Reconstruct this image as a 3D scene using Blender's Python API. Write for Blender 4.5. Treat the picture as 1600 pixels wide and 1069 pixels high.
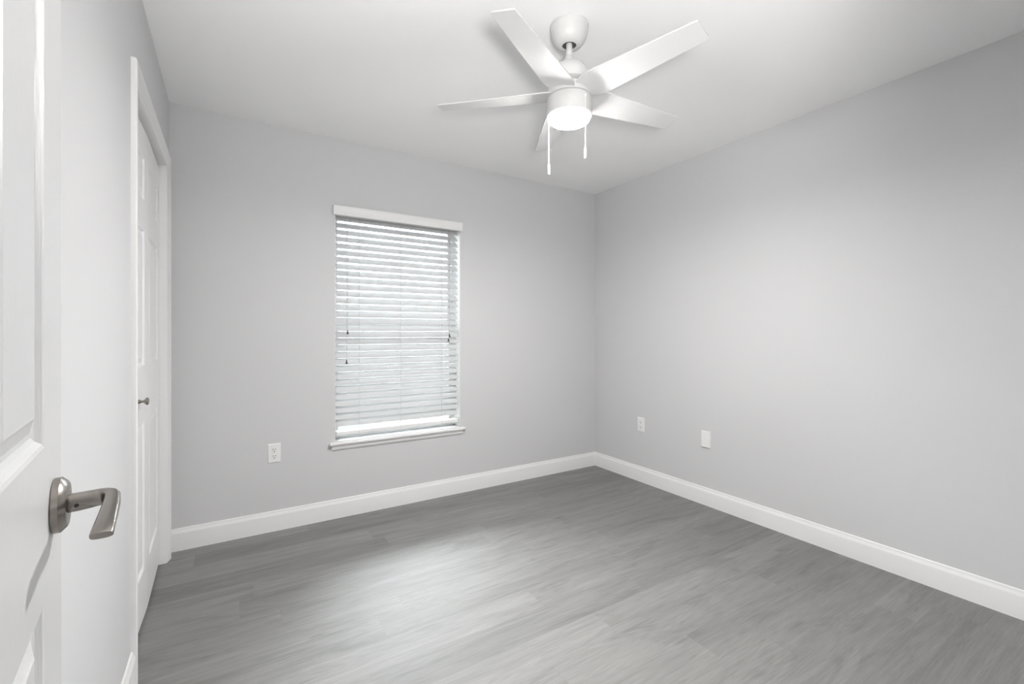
import bpy, bmesh, math
from mathutils import Vector, Matrix

for o in list(bpy.data.objects):
    bpy.data.objects.remove(o)
S = bpy.context.scene
COL = S.collection

# ------------------------------------------------------------------ camera
W, Hh = 1600, 1069
FPX, HY, YAW, CZ = 705.34, 521.06, 0.557458, 1.18588
cd = bpy.data.cameras.new('camera')
cam = bpy.data.objects.new('camera', cd); COL.objects.link(cam)
cam.location = (0, 0, CZ)
cam.rotation_euler = (math.pi / 2, 0, -YAW)
cd.sensor_fit = 'HORIZONTAL'; cd.sensor_width = 36
cd.lens = FPX / W * 36
cd.shift_y = (HY - Hh / 2) / W
cd.clip_start = 0.01
S.camera = cam

# ------------------------------------------------------------------ light
SKY = 60.0          # overcast daylight outside the window
LAMP = 19.0          # watts of the ceiling fan's lamp disc
BOWL = 190.0           # its glowing bowl
UPFILL = 29.0        # watts of the unseen fill light added behind the camera
EXPO = 0.26
w = bpy.data.worlds.new('world'); S.world = w; w.use_nodes = True
bg = w.node_tree.nodes['Background']
bg.inputs[0].default_value = (0.965, 0.975, 1.0, 1); bg.inputs[1].default_value = SKY
S.view_settings.view_transform = 'Standard'
S.view_settings.look = 'None'
S.view_settings.exposure = EXPO
S.view_settings.gamma = 1.0
S.view_settings.use_curve_mapping = False

# ------------------------------------------------------------------ room measures (metres)
XL, XR, YB, YF, H = -0.2827, 2.7895, 3.0592, 0.02, 2.44
WX0, WX1, WZ0, WZ1 = 0.569, 1.451, 0.489, 1.998      # window opening
CY0, CY1, CZ1 = 2.010, 2.922, 2.052                  # closet opening
DX0, DX1, DZ1 = -0.115, 0.665, 2.05                  # doorway behind the camera
TH = 0.16                                            # wall thickness

def area(name, loc, rot, size, sy, power, col=(1, 1, 1), portal=False):
    l = bpy.data.lights.new(name, 'AREA'); l.shape = 'RECTANGLE'; l.size = size; l.size_y = sy
    l.energy = power; l.color = col
    if portal: l.cycles.is_portal = True
    o = bpy.data.objects.new(name, l); COL.objects.link(o); o.location = loc; o.rotation_euler = rot
    return o
# sampling portal for the sky (adds no light of its own)
area('window_portal', ((WX0 + WX1) / 2, YB + TH + 0.02, (WZ0 + WZ1) / 2), (-math.pi / 2, 0, 0), WX1 - WX0, WZ1 - WZ0, 1, portal=True)

# ------------------------------------------------------------------ materials
def nt(name):
    m = bpy.data.materials.new(name); m.use_nodes = True
    t = m.node_tree
    return m, t, t.nodes['Principled BSDF']
def N(t, kind, **kw):
    n = t.nodes.new(kind)
    for k, v in kw.items(): setattr(n, k, v)
    return n
def mat(name, col, rough=0.5, metal=0.0, bump=0.0, scale=200.0, stretch=(1, 1, 1), spec=0.5, detail=3, emit=None, dist=0.001, coat=0):
    m, t, b = nt(name)
    b.inputs['Base Color'].default_value = (*col, 1)
    b.inputs['Roughness'].default_value = rough
    b.inputs['Metallic'].default_value = metal
    b.inputs['Specular IOR Level'].default_value = spec
    if coat: b.inputs['Coat Weight'].default_value = coat
    if bump:
        tc = N(t, 'ShaderNodeTexCoord'); mp = N(t, 'ShaderNodeMapping'); mp.inputs['Scale'].default_value = stretch
        no = N(t, 'ShaderNodeTexNoise'); no.inputs['Scale'].default_value = scale; no.inputs['Detail'].default_value = detail
        bp = N(t, 'ShaderNodeBump'); bp.inputs['Strength'].default_value = bump; bp.inputs['Distance'].default_value = dist
        t.links.new(tc.outputs['Object'], mp.inputs[0]); t.links.new(mp.outputs[0], no.inputs['Vector'])
        t.links.new(no.outputs[0], bp.inputs['Height']); t.links.new(bp.outputs[0], b.inputs['Normal'])
    if emit:
        b.inputs['Emission Color'].default_value = (*emit[0], 1); b.inputs['Emission Strength'].default_value = emit[1]
    return m

M = {}
M['wall'] = mat('wall_paint', (0.64, 0.64, 0.646), 0.7, bump=0.25, scale=260, dist=0.0006, spec=0.3)
M['white_wall'] = mat('white_wall_paint', (0.80, 0.80, 0.805), 0.6, bump=0.2, scale=260, dist=0.0006, spec=0.3)
M['ceil'] = mat('ceiling_paint', (0.92, 0.92, 0.92), 0.8, bump=0.35, scale=120, dist=0.001, spec=0.2)
M['trim'] = mat('trim_enamel', (0.83, 0.83, 0.825), 0.38)
M['door'] = mat('embossed_door_paint', (0.68, 0.68, 0.685), 0.33, bump=0.55, scale=46, stretch=(9, 9, 0.55), detail=4, dist=0.0012)
M['closet'] = mat('closet_door_paint', (0.84, 0.84, 0.84), 0.36, bump=0.35, scale=46, stretch=(9, 9, 0.55), detail=4, dist=0.0008)
M['vinyl'] = mat('window_vinyl', (0.86, 0.86, 0.86), 0.35)
M['plastic'] = mat('white_plastic', (0.84, 0.84, 0.83), 0.35)
M['fan'] = mat('fan_white', (0.64, 0.64, 0.635), 0.42)
M['slot'] = mat('dark_slot', (0.02, 0.02, 0.02), 0.6)
M['recess'] = mat('canopy_recess', (0.06, 0.06, 0.06), 0.6)
M['nickel'] = mat('brushed_nickel', (0.31, 0.285, 0.262), 0.27, 1.0, bump=0.12, scale=60, stretch=(1, 1, 14), dist=0.0005)
M['tassel'] = mat('dark_tassel', (0.018, 0.018, 0.018), 0.5)
M['cord'] = mat('grey_cord', (0.42, 0.42, 0.43), 0.8)
M['chain'] = mat('white_chain', (0.88, 0.88, 0.86), 0.4)
M['glow'] = mat('lamp_bowl', (0.9, 0.9, 0.88), 0.4, emit=((1.0, 0.985, 0.965), BOWL))
M['added_fence'] = mat('added_outdoor_fence', (0.020, 0.021, 0.022), 0.8, bump=0.4, scale=30, stretch=(8, 1, 0.4))  # very dark so the added fence dims the slat gaps
M['added_house'] = mat('added_house_wall', (0.040, 0.045, 0.052), 0.8, bump=0.3, scale=6)  # dark so the added house stays dim behind the slats
M['bounce_tile'] = mat('hall_bounce_tile', (0.72, 0.71, 0.69), 0.35)  # pale colour chosen to bounce light up into the room
M['ground'] = mat('outdoor_ground', (0.30, 0.31, 0.27), 0.9, bump=0.5, scale=12)

# blind slats: white, a little translucent
m, t, b = nt('blind_slat'); M['slat'] = m
b.inputs['Base Color'].default_value = (0.58, 0.585, 0.59, 1); b.inputs['Roughness'].default_value = 0.4
tr = N(t, 'ShaderNodeBsdfTranslucent'); tr.inputs[0].default_value = (0.85, 0.87, 0.9, 1)
mx = N(t, 'ShaderNodeMixShader'); mx.inputs[0].default_value = 0.005
t.links.new(b.outputs[0], mx.inputs[1]); t.links.new(tr.outputs[0], mx.inputs[2])
t.links.new(mx.outputs[0], t.nodes['Material Output'].inputs[0])

# window glass: thin pane, clear with a faint reflection
m, t, b = nt('window_glass'); M['glass'] = m
tp = N(t, 'ShaderNodeBsdfTransparent'); tp.inputs[0].default_value = (0.95, 0.97, 0.97, 1)
gl = N(t, 'ShaderNodeBsdfGlossy'); gl.inputs['Roughness'].default_value = 0.02
fr = N(t, 'ShaderNodeFresnel'); fr.inputs[0].default_value = 1.45
mx = N(t, 'ShaderNodeMixShader')
t.links.new(fr.outputs[0], mx.inputs[0]); t.links.new(tp.outputs[0], mx.inputs[1]); t.links.new(gl.outputs[0], mx.inputs[2])
t.links.new(mx.outputs[0], t.nodes['Material Output'].inputs[0])

# floor: grey wood-look planks, 15 cm wide, running along X, staggered row by row
def floor_material():
    m, t, b = nt('grey_vinyl_planks'); L = t.links.new
    def math_(op, a, bb=None, c=None):
        n = N(t, 'ShaderNodeMath', operation=op)
        for i, v in enumerate((a, bb, c)):
            if v is None: continue
            if isinstance(v, (int, float)): n.inputs[i].default_value = v
            else: L(v, n.inputs[i])
        return n.outputs[0]
    PW, PL, Y0 = 0.15, 1.22, -0.057
    tc = N(t, 'ShaderNodeTexCoord'); sx = N(t, 'ShaderNodeSeparateXYZ'); L(tc.outputs['Object'], sx.inputs[0])
    X, Y = sx.outputs[0], sx.outputs[1]
    yr = math_('DIVIDE', math_('SUBTRACT', Y, Y0), PW)
    row = math_('FLOOR', yr); fy = math_('SUBTRACT', yr, row)
    # one joint position per row (looked up from a stepped ramp)
    joints = [0.55, 0.18, 0.42, 0.62, 2.59, 2.39, 1.77, 0.30, 0.97, 1.304, 1.63, 1.16, 0.52, 1.86, 1.40, 0.033, 1.31, 1.98, 0.70, 1.06, 0.40, 0.9]
    ramp = N(t, 'ShaderNodeValToRGB'); cr = ramp.color_ramp; cr.interpolation = 'CONSTANT'
    n = len(joints)
    while len(cr.elements) < n: cr.elements.new(0.5)
    for i in range(n):
        cr.elements[i].position = i / n
    for i in range(n):
        v = (joints[i] % PL) / PL
        cr.elements[i].color = (v, v, v, 1)
    L(math_('DIVIDE', math_('ADD', row, 0.5), n), ramp.inputs[0])
    off = ramp.outputs[0]
    xr = math_('SUBTRACT', math_('DIVIDE', X, PL), off)
    colm = math_('FLOOR', xr); fx = math_('SUBTRACT', xr, colm)
    cv = N(t, 'ShaderNodeCombineXYZ'); L(row, cv.inputs[0]); L(colm, cv.inputs[1])
    wn = N(t, 'ShaderNodeTexWhiteNoise', noise_dimensions='3D'); L(cv.outputs[0], wn.inputs['Vector'])
    # grain coordinates shifted per plank
    vs = N(t, 'ShaderNodeVectorMath', operation='SCALE'); L(wn.outputs['Color'], vs.inputs[0]); vs.inputs['Scale'].default_value = 37.0
    va = N(t, 'ShaderNodeVectorMath', operation='ADD'); L(tc.outputs['Object'], va.inputs[0]); L(vs.outputs[0], va.inputs[1])
    def noise(scale, sxyz, detail, dist=0.0, rough=0.55):
        mp = N(t, 'ShaderNodeMapping'); mp.inputs['Scale'].default_value = sxyz; L(va.outputs[0], mp.inputs[0])
        no = N(t, 'ShaderNodeTexNoise'); no.inputs['Scale'].default_value = scale; no.inputs['Detail'].default_value = detail
        no.inputs['Distortion'].default_value = dist; no.inputs['Roughness'].default_value = rough
        L(mp.outputs[0], no.inputs['Vector']); return no.outputs[0]
    big = noise(3.0, (0.55, 5.0, 1), 4, 0.9)
    fine = noise(22.0, (0.32, 9.0, 1), 5, 0.5, 0.65)
    fleck = noise(70.0, (0.25, 5.0, 1), 3, 0.3, 0.7)
    mid = noise(9.0, (0.28, 7.0, 1), 4, 1.1, 0.6)
    dk = N(t, 'ShaderNodeMapRange'); dk.inputs[1].default_value = 0.54; dk.inputs[2].default_value = 0.70; dk.inputs[3].default_value = 1.0; dk.inputs[4].default_value = 0.72
    L(noise(2.3, (0.8, 4.2, 1), 5, 1.6, 0.6), dk.inputs[0])
    # cathedral rings
    mpw = N(t, 'ShaderNodeMapping'); mpw.inputs['Scale'].default_value = (0.75, 6.5, 1); L(va.outputs[0], mpw.inputs[0])
    wv = N(t, 'ShaderNodeTexNoise'); wv.inputs['Scale'].default_value = 1.4; wv.inputs['Detail'].default_value = 1.5; wv.inputs['Distortion'].default_value = 0.6
    L(mpw.outputs[0], wv.inputs['Vector'])
    rings = math_('ABSOLUTE', math_('SINE', math_('MULTIPLY', wv.outputs[0], 46.0)))
    # knots: sparse dark spots
    mpk = N(t, 'ShaderNodeMapping'); mpk.inputs['Scale'].default_value = (1.5, 8.0, 1); L(va.outputs[0], mpk.inputs[0])
    vo = N(t, 'ShaderNodeTexVoronoi'); vo.inputs['Scale'].default_value = 1.0; L(mpk.outputs[0], vo.inputs['Vector'])
    kn = N(t, 'ShaderNodeMapRange'); kn.inputs[1].default_value = 0.02; kn.inputs[2].default_value = 0.11; kn.inputs[3].default_value = 0.55; kn.inputs[4].default_value = 1.0
    L(vo.outputs['Distance'], kn.inputs[0])
    v = math_('MULTIPLY_ADD', math_('SUBTRACT', big, 0.5), 0.85, 1.0)
    v = math_('MULTIPLY', v, math_('MULTIPLY_ADD', math_('SUBTRACT', fine, 0.5), 0.62, 1.0))
    v = math_('MULTIPLY', v, math_('MULTIPLY_ADD', math_('SUBTRACT', fleck, 0.5), 0.55, 1.0))
    v = math_('MULTIPLY', v, math_('MULTIPLY_ADD', math_('SUBTRACT', rings, 0.6), 0.10, 1.0))
    v = math_('MULTIPLY', v, math_('MULTIPLY_ADD', math_('SUBTRACT', wn.outputs['Value'], 0.5), 0.36, 1.0))
    v = math_('MULTIPLY', v, math_('MULTIPLY_ADD', math_('SUBTRACT', mid, 0.5), 0.75, 1.0))
    v = math_('MULTIPLY', v, dk.outputs[0])
    v = math_('MULTIPLY', v, kn.outputs[0])
    # seams
    ey = math_('MINIMUM', fy, math_('SUBTRACT', 1.0, fy)); ex = math_('MINIMUM', fx, math_('SUBTRACT', 1.0, fx))
    sy = math_('GREATER_THAN', math_('MULTIPLY', ey, PW), 0.0009); sx_ = math_('GREATER_THAN', math_('MULTIPLY', ex, PL), 0.0011)
    seam = math_('MULTIPLY', sy, sx_)
    v = math_('MULTIPLY', v, math_('MULTIPLY_ADD', seam, 0.10, 0.90))
    base = N(t, 'ShaderNodeVectorMath', operation='SCALE'); base.inputs[0].default_value = (0.158, 0.153, 0.148); L(v, base.inputs['Scale'])
    L(base.outputs[0], b.inputs['Base Color'])
    b.inputs['Roughness'].default_value = 0.42
    L(math_('MULTIPLY_ADD', fine, 0.10, 0.60), b.inputs['Roughness'])
    b.inputs['IOR'].default_value = 1.75; b.inputs['Specular IOR Level'].default_value = 1.0
    hgt = math_('ADD', math_('MULTIPLY', fine, 0.35), seam)
    bp = N(t, 'ShaderNodeBump'); bp.inputs['Strength'].default_value = 0.25; bp.inputs['Distance'].default_value = 0.0012
    L(hgt, bp.inputs['Height']); L(bp.outputs[0], b.inputs['Normal'])
    return m
M['floor'] = floor_material()

# ------------------------------------------------------------------ mesh helpers
def bx(bm, x0, x1, y0, y1, z0, z1, bev=0.0, seg=2):
    vs = [bm.verts.new(p) for p in ((x0, y0, z0), (x1, y0, z0), (x1, y1, z0), (x0, y1, z0), (x0, y0, z1), (x1, y0, z1), (x1, y1, z1), (x0, y1, z1))]
    fs = [bm.faces.new([vs[i] for i in q]) for q in ((3, 2, 1, 0), (4, 5, 6, 7), (0, 1, 5, 4), (1, 2, 6, 5), (2, 3, 7, 6), (3, 0, 4, 7))]
    if bev:
        es = list({e for f in fs for e in f.edges})
        bmesh.ops.bevel(bm, geom=es, offset=bev, segments=seg, profile=0.5, affect='EDGES')
    return bm
def box(*a, **k): return bx(bmesh.new(), *a, **k)
def rings(bm, rs, cap0=True, cap1=True, close=True):
    """skin a list of vertex rings (each a list of points)"""
    vr = [[bm.verts.new(p) for p in r] for r in rs]
    n = len(vr[0])
    for a, b_ in zip(vr, vr[1:]):
        for i in range(n if close else n - 1):
            j = (i + 1) % n
            bm.faces.new((a[i], a[j], b_[j], b_[i]))
    if cap0: bm.faces.new(list(reversed(vr[0])))
    if cap1: bm.faces.new(vr[-1])
    return bm
def lathe(bm, prof, n=48, c=(0, 0, 0), axis='z', cap0=True, cap1=True):
    rs = []
    for r, h in prof:
        ring = []
        for i in range(n):
            a = 2 * math.pi * i / n
            u, v = r * math.cos(a), r * math.sin(a)
            p = {'z': (u, v, h), 'y': (u, h, v), 'x': (h, u, v)}[axis]
            ring.append((p[0] + c[0], p[1] + c[1], p[2] + c[2]))
        rs.append(ring)
    return rings(bm, rs, cap0, cap1)
def tube(bm, pts, r, n=8):
    rs = []
    pts = [Vector(p) for p in pts]
    for i, p in enumerate(pts):
        d = (pts[min(i + 1, len(pts) - 1)] - pts[max(i - 1, 0)]).normalized()
        u = d.cross(Vector((0.3, 0.9, 0.2))).normalized(); v = d.cross(u)
        rs.append([p + r * (math.cos(2 * math.pi * k / n) * u + math.sin(2 * math.pi * k / n) * v) for k in range(n)])
    return rings(bm, rs)
def obj(name, bm, m, parent=None, loc=None, smooth=None):
    bmesh.ops.recalc_face_normals(bm, faces=bm.faces[:])
    me = bpy.data.meshes.new(name); bm.to_mesh(me); bm.free()
    me.materials.append(m)
    o = bpy.data.objects.new(name, me); COL.objects.link(o)
    if parent: o.parent = parent
    if loc: o.location = loc
    if smooth:
        me.polygons.foreach_set('use_smooth', [True] * len(me.polygons))
        me.set_sharp_from_angle(angle=math.radians(smooth))
    return o
def struct(o, label=None):
    o['kind'] = 'structure'
    if label: o['label'] = label
    return o
def empty(name, loc, rz=0.0):
    o = bpy.data.objects.new(name, None); COL.objects.link(o)
    o.location = loc; o.rotation_euler = (0, 0, rz); o.empty_display_size = 0.05
    return o
def tag(o, label, cat, group=None):
    o['label'] = label; o['category'] = cat
    if group: o['group'] = group
    return o

# ------------------------------------------------------------------ room shell
HX0, HX1, HY0 = -1.25, 1.75, -1.75                    # hall behind the camera
OX0 = XL - 0.75                                        # back of the closet
struct(obj('floor', box(-1.5, XR + TH, HY0 - 0.1, YB + TH, -0.06, 0.0), M['floor']))
struct(obj('ceiling', box(-1.5, XR + TH, HY0 - 0.1, YB + TH, H, H + 0.1), M['ceil']))
bm = bmesh.new()
bx(bm, OX0 - 0.1, WX0, YB, YB + TH, 0, H); bx(bm, WX1, XR + TH, YB, YB + TH, 0, H)
bx(bm, WX0, WX1, YB, YB + TH, 0, WZ0); bx(bm, WX0, WX1, YB, YB + TH, WZ1, H)
struct(obj('wall_back', bm, M['wall']))
struct(obj('wall_right', box(XR, XR + TH, YF - 0.12, YB, 0, H), M['wall']))
bm = bmesh.new()
bx(bm, XL - 0.11, XL, YF, CY0, 0, H); bx(bm, XL - 0.11, XL, CY1, YB, 0, H); bx(bm, XL - 0.11, XL, CY0, CY1, CZ1, H)
struct(obj('wall_left', bm, M['wall']))
bm = bmesh.new()
bx(bm, XL - 0.11, DX0, YF - 0.12, YF, 0, H); bx(bm, DX1, XR, YF - 0.12, YF, 0, H); bx(bm, DX0, DX1, YF - 0.12, YF, DZ1, H)
struct(obj('wall_front', bm, M['wall']))
bm = bmesh.new()                                       # closet box
bx(bm, OX0 - 0.1, OX0, 1.5, YB, 0, H); bx(bm, OX0, XL - 0.11, 1.5, 1.6, 0, H)
struct(obj('wall_closet', bm, M['white_wall']))
bm = bmesh.new()                                       # hall box
bx(bm, HX0 - 0.1, HX0, HY0, YF - 0.12, 0, H); bx(bm, HX1, HX1 + 0.1, HY0, YF - 0.12, 0, H)
bx(bm, HX0 - 0.1, HX1 + 0.1, HY0 - 0.1, HY0, 0, H); bx(bm, HX0 - 0.1, XL - 0.11, YF - 0.12, YF, 0, H)
struct(obj('wall_hall', bm, M['white_wall']))
struct(obj('floor_hall_bounce', box(HX0, HX1, HY0, YF - 0.12, 0.0, 0.006), M['bounce_tile']))  # pale layer added over the hall floor as an upward light reflector
struct(obj('added_roof_eave', box(-3, 6, YB + TH, YB + TH + 1.30, H + 0.02, H + 0.16), M['trim']))  # unseen overhang added to keep high sky light off the slats
struct(obj('added_house_outside', box(-9, 11, YB + 4.2, YB + 4.5, -0.3, 3.25), M['added_house']))  # added block hiding the bright low sky behind the slats
struct(obj('added_fence_outside', box(-8, 9, YB + 3.4, YB + 3.46, -0.3, 1.50), M['added_fence']))  # added screen dimming the view through the lower slats
struct(obj('ground', box(-12, 14, YB + TH + 0.05, 26, -0.35, -0.30), M['ground']))

# baseboards: flat board with a sloped, rounded top
BP = [(0, 0), (0.013, 0), (0.0135, 0.092), (0.0125, 0.098), (0.009, 0.104), (0.0065, 0.112), (0.006, 0.118), (0.004, 0.1205), (0, 0.1205)]
def board(a, b_, nrm, ma=0.0, mb=0.0):
    """a->b along a wall foot, nrm into the room; ma/mb = mitre at each end"""
    a, b_, nrm = Vector(a), Vector(b_), Vector(nrm); d = (b_ - a).normalized()
    f = lambda p, s: [p + nrm * t_ + Vector((0, 0, z)) + d * (s * t_) for t_, z in BP]
    return rings(bmesh.new(), [f(a, ma), f(b_, -mb)])
struct(obj('baseboard_back', board((XL, YB, 0), (XR, YB, 0), (0, -1, 0), 0, 1), M['trim'], smooth=25))
struct(obj('baseboard_right', board((XR, YB, 0), (XR, YF, 0), (-1, 0, 0), 1, 0), M['trim'], smooth=25))
CW = 0.059
bl = board((XL, YF, 0), (XL, CY0 - CW, 0), (1, 0, 0))
struct(obj('baseboard_left', bl, M['trim'], smooth=25))
struct(obj('baseboard_front', board((XR, YF, 0), (DX1 + CW, YF, 0), (0, 1, 0)), M['trim'], smooth=25))

# casings: moulded profile mitred round an opening
CP = [(0.000, 0.0), (0.000, 0.0035), (0.002, 0.0050), (0.010, 0.0065), (0.013, 0.0085), (0.026, 0.0115), (0.040, 0.0155), (0.046, 0.0170), (0.053, 0.0172), (0.0575, 0.0150), (CW, 0.011), (CW, 0.0)]
def casing(P, u0, u1, zt):
    """P(u, z, t) -> world point; opening u0..u1, height zt"""
    st = [[P(u0 - w_, 0.0, t_) for w_, t_ in CP], [P(u0 - w_, zt + w_, t_) for w_, t_ in CP],
          [P(u1 + w_, zt + w_, t_) for w_, t_ in CP], [P(u1 + w_, 0.0, t_) for w_, t_ in CP]]
    return rings(bmesh.new(), st)
struct(obj('trim_1', casing(lambda u, z, t_: (XL + t_, u, z), CY0, CY1, CZ1), M['trim'], smooth=25), 'white moulded casing round the closet opening')
struct(obj('trim_2', casing(lambda u, z, t_: (u, YF + t_, z), DX0, DX1, DZ1), M['trim'], smooth=25))
bm = bmesh.new()                                       # closet jamb lining with the bifold track
JT = 0.0005
bx(bm, XL - 0.11, XL + 0.0005, CY0 - 0.012, CY0 + 0.004, 0, CZ1); bx(bm, XL - 0.11, XL + 0.0005, CY1 - 0.004, CY1 + 0.012, 0, CZ1)
bx(bm, XL - 0.11, XL + 0.0005, CY0, CY1, CZ1 - 0.004, CZ1 + 0.012)
bx(bm, XL - 0.065, XL - 0.035, CY0 + 0.01, CY1 - 0.01, CZ1 - 0.018, CZ1 - 0.004)
struct(obj('trim_3', bm, M['trim']))
bm = bmesh.new()                                       # entry jamb lining
bx(bm, DX0 - 0.012, DX0 + 0.003, YF - 0.125, YF + 0.001, 0, DZ1); bx(bm, DX1 - 0.003, DX1 + 0.012, YF - 0.125, YF + 0.001, 0, DZ1)
bx(bm, DX0, DX1, YF - 0.125, YF + 0.001, DZ1 - 0.003, DZ1 + 0.012)
struct(obj('trim_4', bm, M['trim']))

# ------------------------------------------------------------------ panelled doors
RING = [(0.0, 0.0), (0.004, 0.0012), (0.009, 0.0062), (0.014, 0.0085), (0.019, 0.0085), (0.034, 0.0035), (0.037, 0.0020)]
def panel_door(wd, z0, z1, th, panels, ring=RING, both=True):
    """door leaf: local x 0..wd, front face at y=0 (facing -y), back at y=th; raised panels (x0,x1,z0,z1)"""
    bm = bmesh.new()
    xs = sorted({0, wd} | {p[0] for p in panels} | {p[1] for p in panels})
    zs = sorted({z0, z1} | {p[2] for p in panels} | {p[3] for p in panels})
    for yb, sg in ((0, 1), (th, -1)):
        g = {}
        V = lambda x, z: g.setdefault((x, z), bm.verts.new((x, yb, z))) if (x, z) not in g else g[(x, z)]
        for xa, xb in zip(xs, xs[1:]):
            for za, zb in zip(zs, zs[1:]):
                if any(p[0] <= xa and xb <= p[1] and p[2] <= za and zb <= p[3] for p in panels): continue
                bm.faces.new((V(xa, za), V(xb, za), V(xb, zb), V(xa, zb)))
        for p in panels:
            rs = [[(p[0] + i, yb + sg * d, p[2] + i), (p[1] - i, yb + sg * d, p[2] + i), (p[1] - i, yb + sg * d, p[3] - i), (p[0] + i, yb + sg * d, p[3] - i)] for i, d in ring]
            rings(bm, rs, cap0=False)
    e = 0.0
    for q in (((0, 0, z0), (0, th, z0), (0, th, z1), (0, 0, z1)), ((wd, 0, z0), (wd, th, z0), (wd, th, z1), (wd, 0, z1)),
              ((0, 0, z0), (wd, 0, z0), (wd, th, z0), (0, th, z0)), ((0, 0, z1), (wd, 0, z1), (wd, th, z1), (0, th, z1))):
        bm.faces.new([bm.verts.new(v) for v in q])
    bmesh.ops.remove_doubles(bm, verts=bm.verts[:], dist=1e-5)
    return bm

# entry door, swung open against the left wall
AD = math.radians(6.46); DW = 0.762
lx, ly = -0.184, 0.798
hx, hy = lx + DW * math.sin(AD), ly - DW * math.cos(AD)
d1 = empty('door_1', (hx, hy, 0), math.pi / 2 + AD)
d1.rotation_euler = (0, math.radians(-0.25), math.pi / 2 + AD)
struct(d1, 'white six panel entry door standing open at the left edge')
st, mu = 0.113, 0.146
pc = [(st, (DW - mu) / 2), ((DW + mu) / 2, DW - st)]
pz = [(0.215, 0.890), (1.060, 1.640), (1.745, 1.930)]
obj('door_leaf', panel_door(DW, 0.012, 2.035, 0.035, [(a, b_, c, d) for a, b_ in pc for c, d in pz]), M['door'], d1)
def hinge(z):
    bm = bmesh.new(); lathe(bm, [(0.006, -0.045), (0.006, 0.045)], 12, (0.0, -0.006, z))
    bx(bm, 0.0, 0.002, -0.004, 0.03, z - 0.044, z + 0.044)
    return obj('hinge', bm, M['nickel'], d1, smooth=40)
for z in (0.25, 1.05, 1.82): hinge(z)
# lever handle (local: x towards the latch edge, -y into the room)
hd = bpy.data.objects.new('door_handle', None); COL.objects.link(hd); hd.parent = d1
hd.location = (DW - 0.058, 0, 0.980); hd['label'] = 'brushed nickel lever handle'
R0 = 0.0318
bm = bmesh.new(); lathe(bm, [(0.0, 0.0), (R0 - 0.001, 0.0), (R0, -0.0012), (R0, -0.0070), (R0 - 0.0010, -0.0082), (R0 - 0.0055, -0.0126), (R0 - 0.0068, -0.0132), (0.0, -0.0132)], 64, axis='y', cap0=False, cap1=False)
bmesh.ops.remove_doubles(bm, verts=bm.verts[:], dist=1e-6)
obj('rose', bm, M['nickel'], hd, smooth=30)
def superellipse(c, ax, up, a, b_, k=3.2, n=28):
    r = []
    for i in range(n):
        th = 2 * math.pi * i / n; ct, s_ = math.cos(th), math.sin(th)
        r.append(c + ax * (a * math.copysign(abs(ct) ** (2 / k), ct)) + up * (b_ * math.copysign(abs(s_) ** (2 / k), s_)))
    return r
def lever():
    # stations: point (x, y, z), direction, half width across, half height
    Zv = Vector((0, 0, 1)); rs = []
    P = [((0, -0.011, 0.000), (0, -1, 0), 0.0082, 0.0108), ((0, -0.022, 0.000), (0, -1, 0), 0.0082, 0.0106),
         ((0, -0.034, 0.0008), (0, -1, 0), 0.0080, 0.0102), ((-0.0005, -0.041, 0.0015), (-0.10, -1, 0), 0.0078, 0.0098),
         ((-0.003, -0.047, 0.0020), (-0.45, -0.9, 0), 0.0076, 0.0094), ((-0.0075, -0.0510, 0.0022), (-0.85, -0.55, 0), 0.0076, 0.0088),
         ((-0.015, -0.0530, 0.0022), (-1, -0.12, 0), 0.0078, 0.0080), ((-0.030, -0.0535, 0.0020), (-1, 0.0, 0), 0.0080, 0.0070),
         ((-0.052, -0.0532, 0.0012), (-1, 0.03, 0), 0.0084, 0.0060), ((-0.078, -0.0522, -0.0010), (-1, 0.06, -0.05), 0.0089, 0.0053),
         ((-0.098, -0.0510, -0.0035), (-1, 0.08, -0.16), 0.0093, 0.0048), ((-0.115, -0.0498, -0.0070), (-1, 0.08, -0.22), 0.0098, 0.0045),
         ((-0.1165, -0.0497, -0.0073), (-1, 0.08, -0.22), 0.0092, 0.0037)]
    for p, d, a, b_ in P:
        d = Vector(d).normalized(); ax = d.cross(Zv).normalized(); up = ax.cross(d).normalized()
        rs.append(superellipse(Vector(p), ax, up, a, b_))
    return rings(bmesh.new(), rs)
lv = obj('lever', lever(), M['nickel'], hd, smooth=38)
bm = bmesh.new(); lathe(bm, [(0.0022, -0.0084), (0.0022, -0.0090)], 16, (0.0004, -0.0205, -0.002), axis='x')
sc = obj('set_screw', bm, M['slot'], lv); sc['label'] = 'dark set screw hole'
bm = bmesh.new(); bx(bm, DW - 0.0005, DW + 0.001, 0.006, 0.030, 0.95, 1.01); bx(bm, DW, DW + 0.009, 0.012, 0.024, 0.972, 0.988, 0.001)
obj('latch', bm, M['nickel'], d1)

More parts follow.
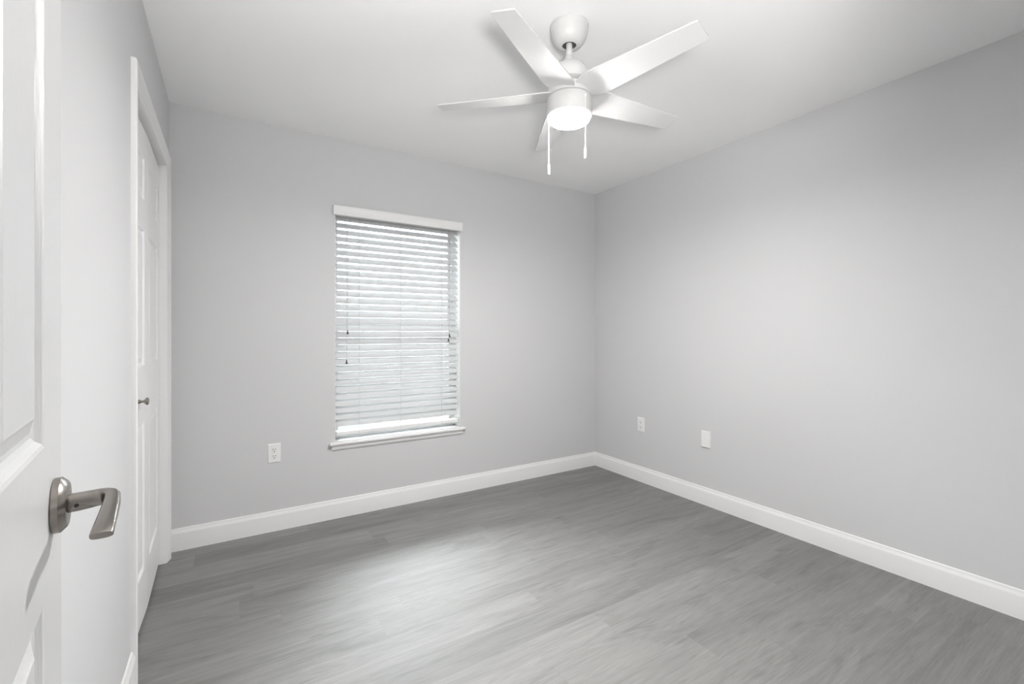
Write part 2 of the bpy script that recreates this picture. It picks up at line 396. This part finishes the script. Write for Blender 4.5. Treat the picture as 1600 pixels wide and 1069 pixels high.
# closet bifold door
BX0, BX1 = XL - 0.029, XL - 0.0195      # front face at the jambs / at the fold
BW = 0.4535
def leaf(a, b_, knob):
    """leaf whose front face runs from point a to b (x, y)"""
    ang = math.atan2(b_[1] - a[1], b_[0] - a[0])
    return ang
d2 = empty('door_2', (XL - 0.045, (CY0 + CY1) / 2, 0)); struct(d2, 'white panelled bifold closet door in the left wall')
fold_y = (CY0 + CY1) / 2
lp = [(0.062, BW - 0.062, 0.205, 0.825), (0.062, BW - 0.062, 1.050, 1.615), (0.062, BW - 0.062, 1.735, 1.915)]
for k, (a, b_) in enumerate((((BX0, CY0 + 0.006), (BX1, fold_y - 0.0015)), ((BX1, fold_y + 0.0015), (BX0, CY1 - 0.006)))):
    ang = math.atan2(b_[1] - a[1], b_[0] - a[0]); ln_ = math.hypot(b_[1] - a[1], b_[0] - a[0])
    pan = [(x0, min(x1, ln_ - 0.062), z0, z1) for x0, x1, z0, z1 in lp]
    o = obj('leaf', panel_door(ln_, 0.014, CZ1 - 0.022, 0.033, pan), M['closet'], d2)
    # local +x runs along +Y, local -y must face +X
    o.rotation_euler = (0, 0, ang); o.location = (a[0] - d2.location[0], a[1] - d2.location[1], 0)
    if k == 0: near = o
bm = bmesh.new()
KX = 0.258
lathe(bm, [(0.0, 0.001), (0.0085, 0.001), (0.0085, -0.002), (0.0055, -0.006), (0.0045, -0.013), (0.006, -0.018), (0.0125, -0.0225), (0.0145, -0.0265), (0.0135, -0.030), (0.009, -0.0325), (0.0, -0.0332)], 32, (KX, 0, 0.918), axis='y', cap0=False, cap1=False)
bmesh.ops.remove_doubles(bm, verts=bm.verts[:], dist=1e-6)
kb = obj('knob', bm, M['nickel'], near, smooth=40); kb['label'] = 'small round brushed nickel knob'

# ------------------------------------------------------------------ window
wn = empty('window_1', ((WX0 + WX1) / 2, YB, WZ0)); struct(wn, 'white single hung window behind the blind')
def wpart(name, bm, m, parent=None, smooth=None):
    o = obj(name, bm, m, parent or wn, smooth=smooth)
    if not parent: o.location = -wn.location
    return o
FY0, FY1 = YB + 0.110, YB + 0.158
bm = bmesh.new()                                       # white drywall return of the opening
bx(bm, WX0, WX0 + 0.002, YB - 0.0005, YB + TH, WZ0, WZ1); bx(bm, WX1 - 0.002, WX1, YB - 0.0005, YB + TH, WZ0, WZ1)
bx(bm, WX0, WX1, YB - 0.0005, YB + TH, WZ1 - 0.002, WZ1)
wpart('reveal', bm, M['trim'])
bm = bmesh.new(); f = 0.018
bx(bm, WX0 + 0.002, WX0 + f, FY0, FY1, WZ0, WZ1 - 0.002, 0.003); bx(bm, WX1 - f, WX1 - 0.002, FY0, FY1, WZ0, WZ1 - 0.002, 0.003)
bx(bm, WX0 + f, WX1 - f, FY0, FY1, WZ0, WZ0 + f, 0.003); bx(bm, WX0 + f, WX1 - f, FY0, FY1, WZ1 - f, WZ1 - 0.002, 0.003)
fr_ = wpart('frame', bm, M['vinyl'])
def sash(y0, y1, z0, z1, meet):
    s = 0.022; bm = bmesh.new(); a, b_ = WX0 + f, WX1 - f
    bx(bm, a, a + s, y0, y1, z0, z1, 0.002); bx(bm, b_ - s, b_, y0, y1, z0, z1, 0.002)
    bx(bm, a + s, b_ - s, y0, y1, z0, z0 + (0.040 if meet else s), 0.002); bx(bm, a + s, b_ - s, y0, y1, z1 - (0.040 if not meet else s), z1, 0.002)
    o = wpart('sash', bm, M['vinyl'])
    g = obj('pane', box(a + s - 0.004, b_ - s + 0.004, (y0 + y1) / 2 - 0.0015, (y0 + y1) / 2 + 0.0015, z0 + 0.02, z1 - 0.02), M['glass'], o)
sash(FY0 + 0.004, FY0 + 0.024, WZ0 + f, 1.262, False)
sash(FY0 + 0.026, FY0 + 0.046, 1.222, WZ1 - f, True)
# stool and apron under the opening
bm = bmesh.new()
bx(bm, WX0 - 0.036, WX1 + 0.036, YB - 0.030, YB, WZ0 - 0.020, WZ0, 0.007, 4)
bx(bm, WX0 + 0.001, WX1 - 0.001, YB - 0.008, YB + 0.112, WZ0 - 0.020, WZ0 - 0.0005)
wpart('sill', bm, M['trim'], smooth=40)
bm = bmesh.new(); AP = [(0, 0), (0.006, 0), (0.010, 0.004), (0.0135, 0.012), (0.015, 0.024), (0.015, 0.033), (0, 0.033)]
rings(bm, [[(x, YB - t_, WZ0 - 0.053 + z) for t_, z in AP] for x in (WX0 - 0.022, WX1 + 0.022)])
wpart('apron', bm, M['trim'], smooth=40)

# ------------------------------------------------------------------ blind
bl = empty('window_blind', ((WX0 + WX1) / 2, YB + 0.035, WZ1))
tag(bl, 'white two inch slatted blind lowered in the window with slats tilted', 'blind')
def bpart(name, bm, m, parent=None, smooth=None):
    o = obj(name, bm, m, parent or bl, smooth=smooth)
    if parent is None: o.location = -bl.location
    return o
SX0, SX1, SYC = WX0 + 0.010, WX1 - 0.010, YB + 0.036
TILT = math.radians(47)
PITCH, SW = 0.0445, 0.0500
def slats():
    bm = bmesh.new()
    c, s = math.cos(TILT), math.sin(TILT)
    z = 0.600; k = 0
    while z < 1.950:
        prof = []
        n = 8
        for i in range(n + 1):
            u = -SW / 2 + SW * i / n; prof.append((u, 0.0022 * (1 - (2 * u / SW) ** 2) + 0.0011))
        for i in range(n, -1, -1):
            u = -SW / 2 + SW * i / n; prof.append((u, 0.0022 * (1 - (2 * u / SW) ** 2) - 0.0011))
        # room edge (u<0) low, outer edge high
        rs = [[(x, SYC + u * c - v * s, z + u * s + v * c) for u, v in prof] for x in (SX0, SX1)]
        rings(bm, rs); z += PITCH; k += 1
    return bm
bpart('slats', slats(), M['slat'], smooth=50)
bpart('head_rail', box(SX0, SX1, YB + 0.008, YB + 0.060, WZ1 - 0.047, WZ1 - 0.003, 0.002), M['plastic'])
bm = bmesh.new()                                       # valance with short returns
VP = [(0.000, 0), (0.006, 0), (0.009, 0.003), (0.0095, 0.009), (0.0075, 0.012), (0.0075, 0.050), (0.0095, 0.053), (0.0095, 0.059), (0.006, 0.062), (0.0, 0.062)]
VZ, VYB = 1.9445, YB - 0.0200
rings(bm, [[(x, VYB - t_, VZ + z) for t_, z in VP] for x in (0.556, 1.4585)])
bx(bm, 0.556, 0.563, VYB, YB, VZ + 0.002, VZ + 0.060); bx(bm, 1.4515, 1.4585, VYB, YB, VZ + 0.002, VZ + 0.060)
bpart('valance', bm, M['plastic'], smooth=40)
bpart('bottom_rail', box(SX0, SX1, SYC - 0.026, SYC + 0.026, 0.524, 0.5495, 0.004), M['plastic'])
for x in (0.722, 1.004, 1.310):                        # ladder cords
    bm = bmesh.new()
    for dy in (-0.0255, 0.0255): tube(bm, [(x, SYC + dy, 0.53), (x, SYC + dy, 1.94)], 0.0009, 6)
    z = 0.600
    while z < 1.93:
        dz = 0.0255 * math.tan(TILT)
        tube(bm, [(x, SYC - 0.0255, z - dz - 0.004), (x, SYC + 0.0255, z + dz - 0.004)], 0.0004, 4); z += PITCH
    bpart('ladder_cord', bm, M['cord'])
CYY = YB - 0.0005
TAS = [(0.0, 0.027), (0.0022, 0.026), (0.0036, 0.019), (0.0040, 0.012), (0.0066, 0.005), (0.0074, 0.0), (0.0, -0.0005)]
def pull(x, ztas, zt=1.945, r=0.0010):
    bm = bmesh.new(); tube(bm, [(x, CYY, ztas + 0.018), (x, CYY, zt)], r, 6)
    c = bpart('pull_cord', bm, M['cord'])
    bm = bmesh.new(); lathe(bm, TAS, 16, (x, CYY, ztas), cap0=False, cap1=False)
    bmesh.ops.remove_doubles(bm, verts=bm.verts[:], dist=1e-6)
    tas = obj('tassel', bm, M['tassel'], c, smooth=40); tas['label'] = 'small dark cord tassel'
pull(0.647, 1.181); pull(0.640, 0.988); pull(1.3665, 1.158); pull(1.3595, 1.126)

# ------------------------------------------------------------------ wall plates
def plate_bm(wd, ht, th=0.0055):
    return rings(bmesh.new(), [[(sx * (wd / 2 - i), -d, sz * (ht / 2 - i)) for sx, sz in ((-1, -1), (1, -1), (1, 1), (-1, 1))] for i, d in ((0, 0), (0, 0.002), (0.003, th), (0.0045, th + 0.0004))])
def outlet(loc, rz, label, group):
    r = empty('wall_outlet', loc, rz); tag(r, label, 'outlet', group)
    obj('cover_plate', plate_bm(0.070, 0.1143), M['plastic'], r)
    for dz in (0.0195, -0.0195):
        bm = bmesh.new()
        ring = []
        for i in range(28):
            a = 2 * math.pi * i / 28
            x, z = 0.0172 * math.cos(a), 0.0172 * math.sin(a)
            ring.append((x, max(-0.0135, min(0.0135, z))))
        rings(bm, [[(x, -0.005, z + dz) for x, z in ring], [(x, -0.0074, z + dz) for x, z in ring], [(x * 0.95, -0.0078, z * 0.95 + dz) for x, z in ring]])
        rc = obj('receptacle', bm, M['plastic'], r)
        bm = bmesh.new()
        for x, hh in ((-0.0064, 0.0040), (0.0064, 0.0034)):
            bx(bm, x - 0.0015, x + 0.0015, -0.0082, -0.0074, dz + 0.0045 - hh, dz + 0.0045 + hh)
        lathe(bm, [(0.0030, -0.0082), (0.0030, -0.0074)], 14, (0, 0, dz - 0.0078), axis='y')
        so = obj('slots', bm, M['slot'], rc); so['label'] = 'dark socket holes'
    bm = bmesh.new(); lathe(bm, [(0.0028, -0.0055), (0.0026, -0.0068)], 14, axis='y'); obj('screw', bm, M['plastic'], r)
    return r
outlet((0.223, YB, 0.466), 0, 'white duplex outlet on the window wall, left of the window', None)
outlet((XR, 2.519, 0.456), -math.pi / 2, 'white duplex outlet on the right wall, nearer the corner', None)
bp_ = empty('blank_wall_plate', (XR, 1.938, 0.454), -math.pi / 2)
tag(bp_, 'white blank cover plate on the right wall, right of the outlet', 'wall plate')
obj('cover_plate', plate_bm(0.071, 0.1143, 0.008), M['plastic'], bp_)
for dz in (0.042, -0.042):
    bm = bmesh.new(); lathe(bm, [(0.0028, -0.008), (0.0026, -0.0092)], 14, (0, 0, dz), axis='y'); obj('screw', bm, M['plastic'], bp_)

# ------------------------------------------------------------------ ceiling fan
FX, FY = 1.175, 1.442
fan = empty('ceiling_fan', (FX, FY, H))
tag(fan, 'white five blade ceiling fan with lit lamp bowl and two pull chains', 'ceiling fan')
def fz(z): return z - H
def fl(name, prof, m, parent=None, n=64, smooth=35, c0=False, c1=False, c=(0, 0, 0)):
    bm = bmesh.new(); lathe(bm, [(r, fz(z)) for r, z in prof], n, c, cap0=c0, cap1=c1)
    bmesh.ops.remove_doubles(bm, verts=bm.verts[:], dist=1e-6)
    return obj(name, bm, m, parent or fan, smooth=smooth)
can = fl('canopy', [(0.0, H), (0.0785, H), (0.0785, 2.4330), (0.0765, 2.4305), (0.0760, 2.425), (0.0750, 2.412), (0.0710, 2.396), (0.0630, 2.379), (0.0520, 2.3665), (0.0400, 2.3600), (0.0310, 2.3585), (0.0285, 2.3600), (0.0285, 2.372), (0.0, 2.372)], M['fan'])
rc = fl('hanger_hole', [(0.0, 2.3705), (0.0278, 2.3705), (0.0278, 2.3640), (0.0270, 2.3640), (0.0, 2.3690)], M['recess'], can); rc['label'] = 'dark opening round the rod'
fl('downrod', [(0.0, 2.371), (0.0130, 2.371), (0.0130, 2.29), (0.0, 2.29)], M['fan'], n=32)
fl('motor_housing', [(0.0, 2.318), (0.0165, 2.318), (0.0195, 2.313), (0.0245, 2.297), (0.0300, 2.288), (0.0440, 2.282), (0.0600, 2.272), (0.0720, 2.258), (0.0790, 2.240), (0.0800, 2.222), (0.0780, 2.206), (0.0700, 2.202), (0.0, 2.202)], M['fan'])
fl('hub', [(0.0, 2.201), (0.050, 2.201), (0.050, 2.184), (0.078, 2.184), (0.0865, 2.180), (0.0895, 2.172), (0.0895, 2.146), (0.0850, 2.1445), (0.0, 2.1445)], M['fan'])
def blade():
    """blade along +x from the hub: tapers to the tip, pitched, root plate curved"""
    pitch = math.radians(12.5)
    bm = bmesh.new(); out = []
    x0, x1 = 0.070, 0.553
    st = [(x0, 0.050, -0.050), (0.11, 0.0655, -0.0655), (0.15, 0.066, -0.066), (0.30, 0.0575, -0.0575), (0.45, 0.0490, -0.0490), (0.535, 0.0445, -0.0445), (0.551, 0.0430, -0.0425), (x1, 0.0385, -0.0375)]
    zc = -0.281; t_ = 0.0026
    rs = []
    for x, a, b_ in st:
        ring = []
        ys = [b_ + (a - b_) * i / 6 for i in range(7)]
        tw = pitch * min(1.0, 0.55 + 0.45 * (x - x0) / 0.05)
        for y in ys: ring.append((x, y * math.cos(tw), zc - y * math.sin(tw) + t_))
        for y in reversed(ys): ring.append((x, y * math.cos(tw), zc - y * math.sin(tw) - t_))
        rs.append(ring)
    return rings(bm, rs)
b0 = obj('blade', blade(), M['fan'], fan, smooth=30)
for k, a in enumerate((-150.5, -78.5, -6.5, 65.5, 137.5)):
    o = b0 if k == 0 else b0.copy()
    if k: COL.objects.link(o); o.parent = fan
    o.rotation_euler = (0, 0, math.radians(a))
lk = fl('light_kit', [(0.0, 2.1425), (0.086, 2.1425), (0.0895, 2.1405), (0.0905, 2.1370), (0.0905, 2.073), (0.0895, 2.069), (0.085, 2.0675), (0.0, 2.0675)], M['fan'])
fl('lamp_bowl', [(0.0, 2.070), (0.0845, 2.070), (0.0842, 2.064), (0.0818, 2.057), (0.0765, 2.0515), (0.0660, 2.0480), (0.0480, 2.0462), (0.0250, 2.0455), (0.0, 2.0453)], M['glow'], lk)
CAMF = Vector((math.sin(YAW), math.cos(YAW))); CAMR = Vector((math.cos(YAW), -math.sin(YAW)))
def chain(ang_l, dep, z0, z1, name='pull_chain'):
    p = CAMR * ang_l + CAMF * dep
    bm = bmesh.new()
    lathe(bm, [(0.003, 0.004), (0.004, 0.002), (0.004, -0.004), (0.0025, -0.006)], 12, (p.x, p.y, fz(z0)))
    n = int((z0 - z1) / 0.0042); tube(bm, [(p.x, p.y, fz(z0)), (p.x, p.y, fz(z1) + 0.04)], 0.0011, 6)
    for i in range(n - 9):
        z = fz(z0) - i * 0.0042
        lathe(bm, [(0.0005, z + 0.0017), (0.0016, z + 0.0008), (0.0016, z - 0.0008), (0.0005, z - 0.0017)], 7, (p.x, p.y, 0))
    ch = obj(name, bm, M['chain'], fan, smooth=60)
    bm = bmesh.new()
    lathe(bm, [(0.0015, 0.044), (0.0042, 0.042), (0.0050, 0.038), (0.0050, 0.003), (0.0042, 0.0), (0.0015, -0.001)], 20, (p.x, p.y, fz(z1)))
    obj('fob', bm, M['plastic'], ch, smooth=40)
    return ch
chain(-0.0805, 0.043, 2.108, 1.851)
chain(0.0535, -0.076, 2.122, 1.872)

ld = bpy.data.lights.new('fan_lamp', 'AREA'); ld.shape = 'DISK'; ld.size = 0.15; ld.energy = LAMP; ld.color = (1.0, 0.985, 0.97)
lo = bpy.data.objects.new('fan_lamp', ld); COL.objects.link(lo); lo.parent = lk; lo.location = (0, 0, fz(2.0440))

# added unseen fill light in a lamp body, aimed up to brighten the ceiling
fp = empty('added_fill_light', (0.02, -0.33, 0.006)); tag(fp, 'added fill light on a slim stand with tilted white shade, out of view behind the camera', 'fill light')
bm = bmesh.new(); lathe(bm, [(0.0, 0.0), (0.13, 0.0), (0.13, 0.012), (0.12, 0.018), (0.012, 0.024), (0.0, 0.024)], 40, cap0=False, cap1=False)
bmesh.ops.remove_doubles(bm, verts=bm.verts[:], dist=1e-6); obj('base', bm, M['nickel'], fp, smooth=35)
bm = bmesh.new(); lathe(bm, [(0.011, 0.02), (0.011, 1.12)], 20); obj('pole', bm, M['nickel'], fp, smooth=35)
UPD = Vector((0.95, 1.00, 1.90)).normalized()
q = UPD.to_track_quat('Z', 'Y')
bm = bmesh.new()
lathe(bm, [(0.03, -0.09), (0.05, -0.085), (0.12, -0.01), (0.15, 0.05), (0.147, 0.05), (0.117, -0.008), (0.05, -0.080), (0.001, -0.080)], 40, cap1=False)
sh = obj('shade', bm, M['plastic'], fp, smooth=35); sh.rotation_mode = 'QUATERNION'; sh.rotation_quaternion = q; sh.location = (0, 0.03, 1.20)
ul = bpy.data.lights.new('added_fill_source', 'AREA'); ul.shape = 'DISK'; ul.size = 0.26; ul.energy = UPFILL; ul.spread = math.radians(135); ul.color = (1.0, 0.99, 0.975)  # light source of the added fill
uo = bpy.data.objects.new('added_fill_source', ul); COL.objects.link(uo); uo.parent = sh; uo.location = (0, 0, 0.0); uo.rotation_euler = (math.pi, 0, 0)
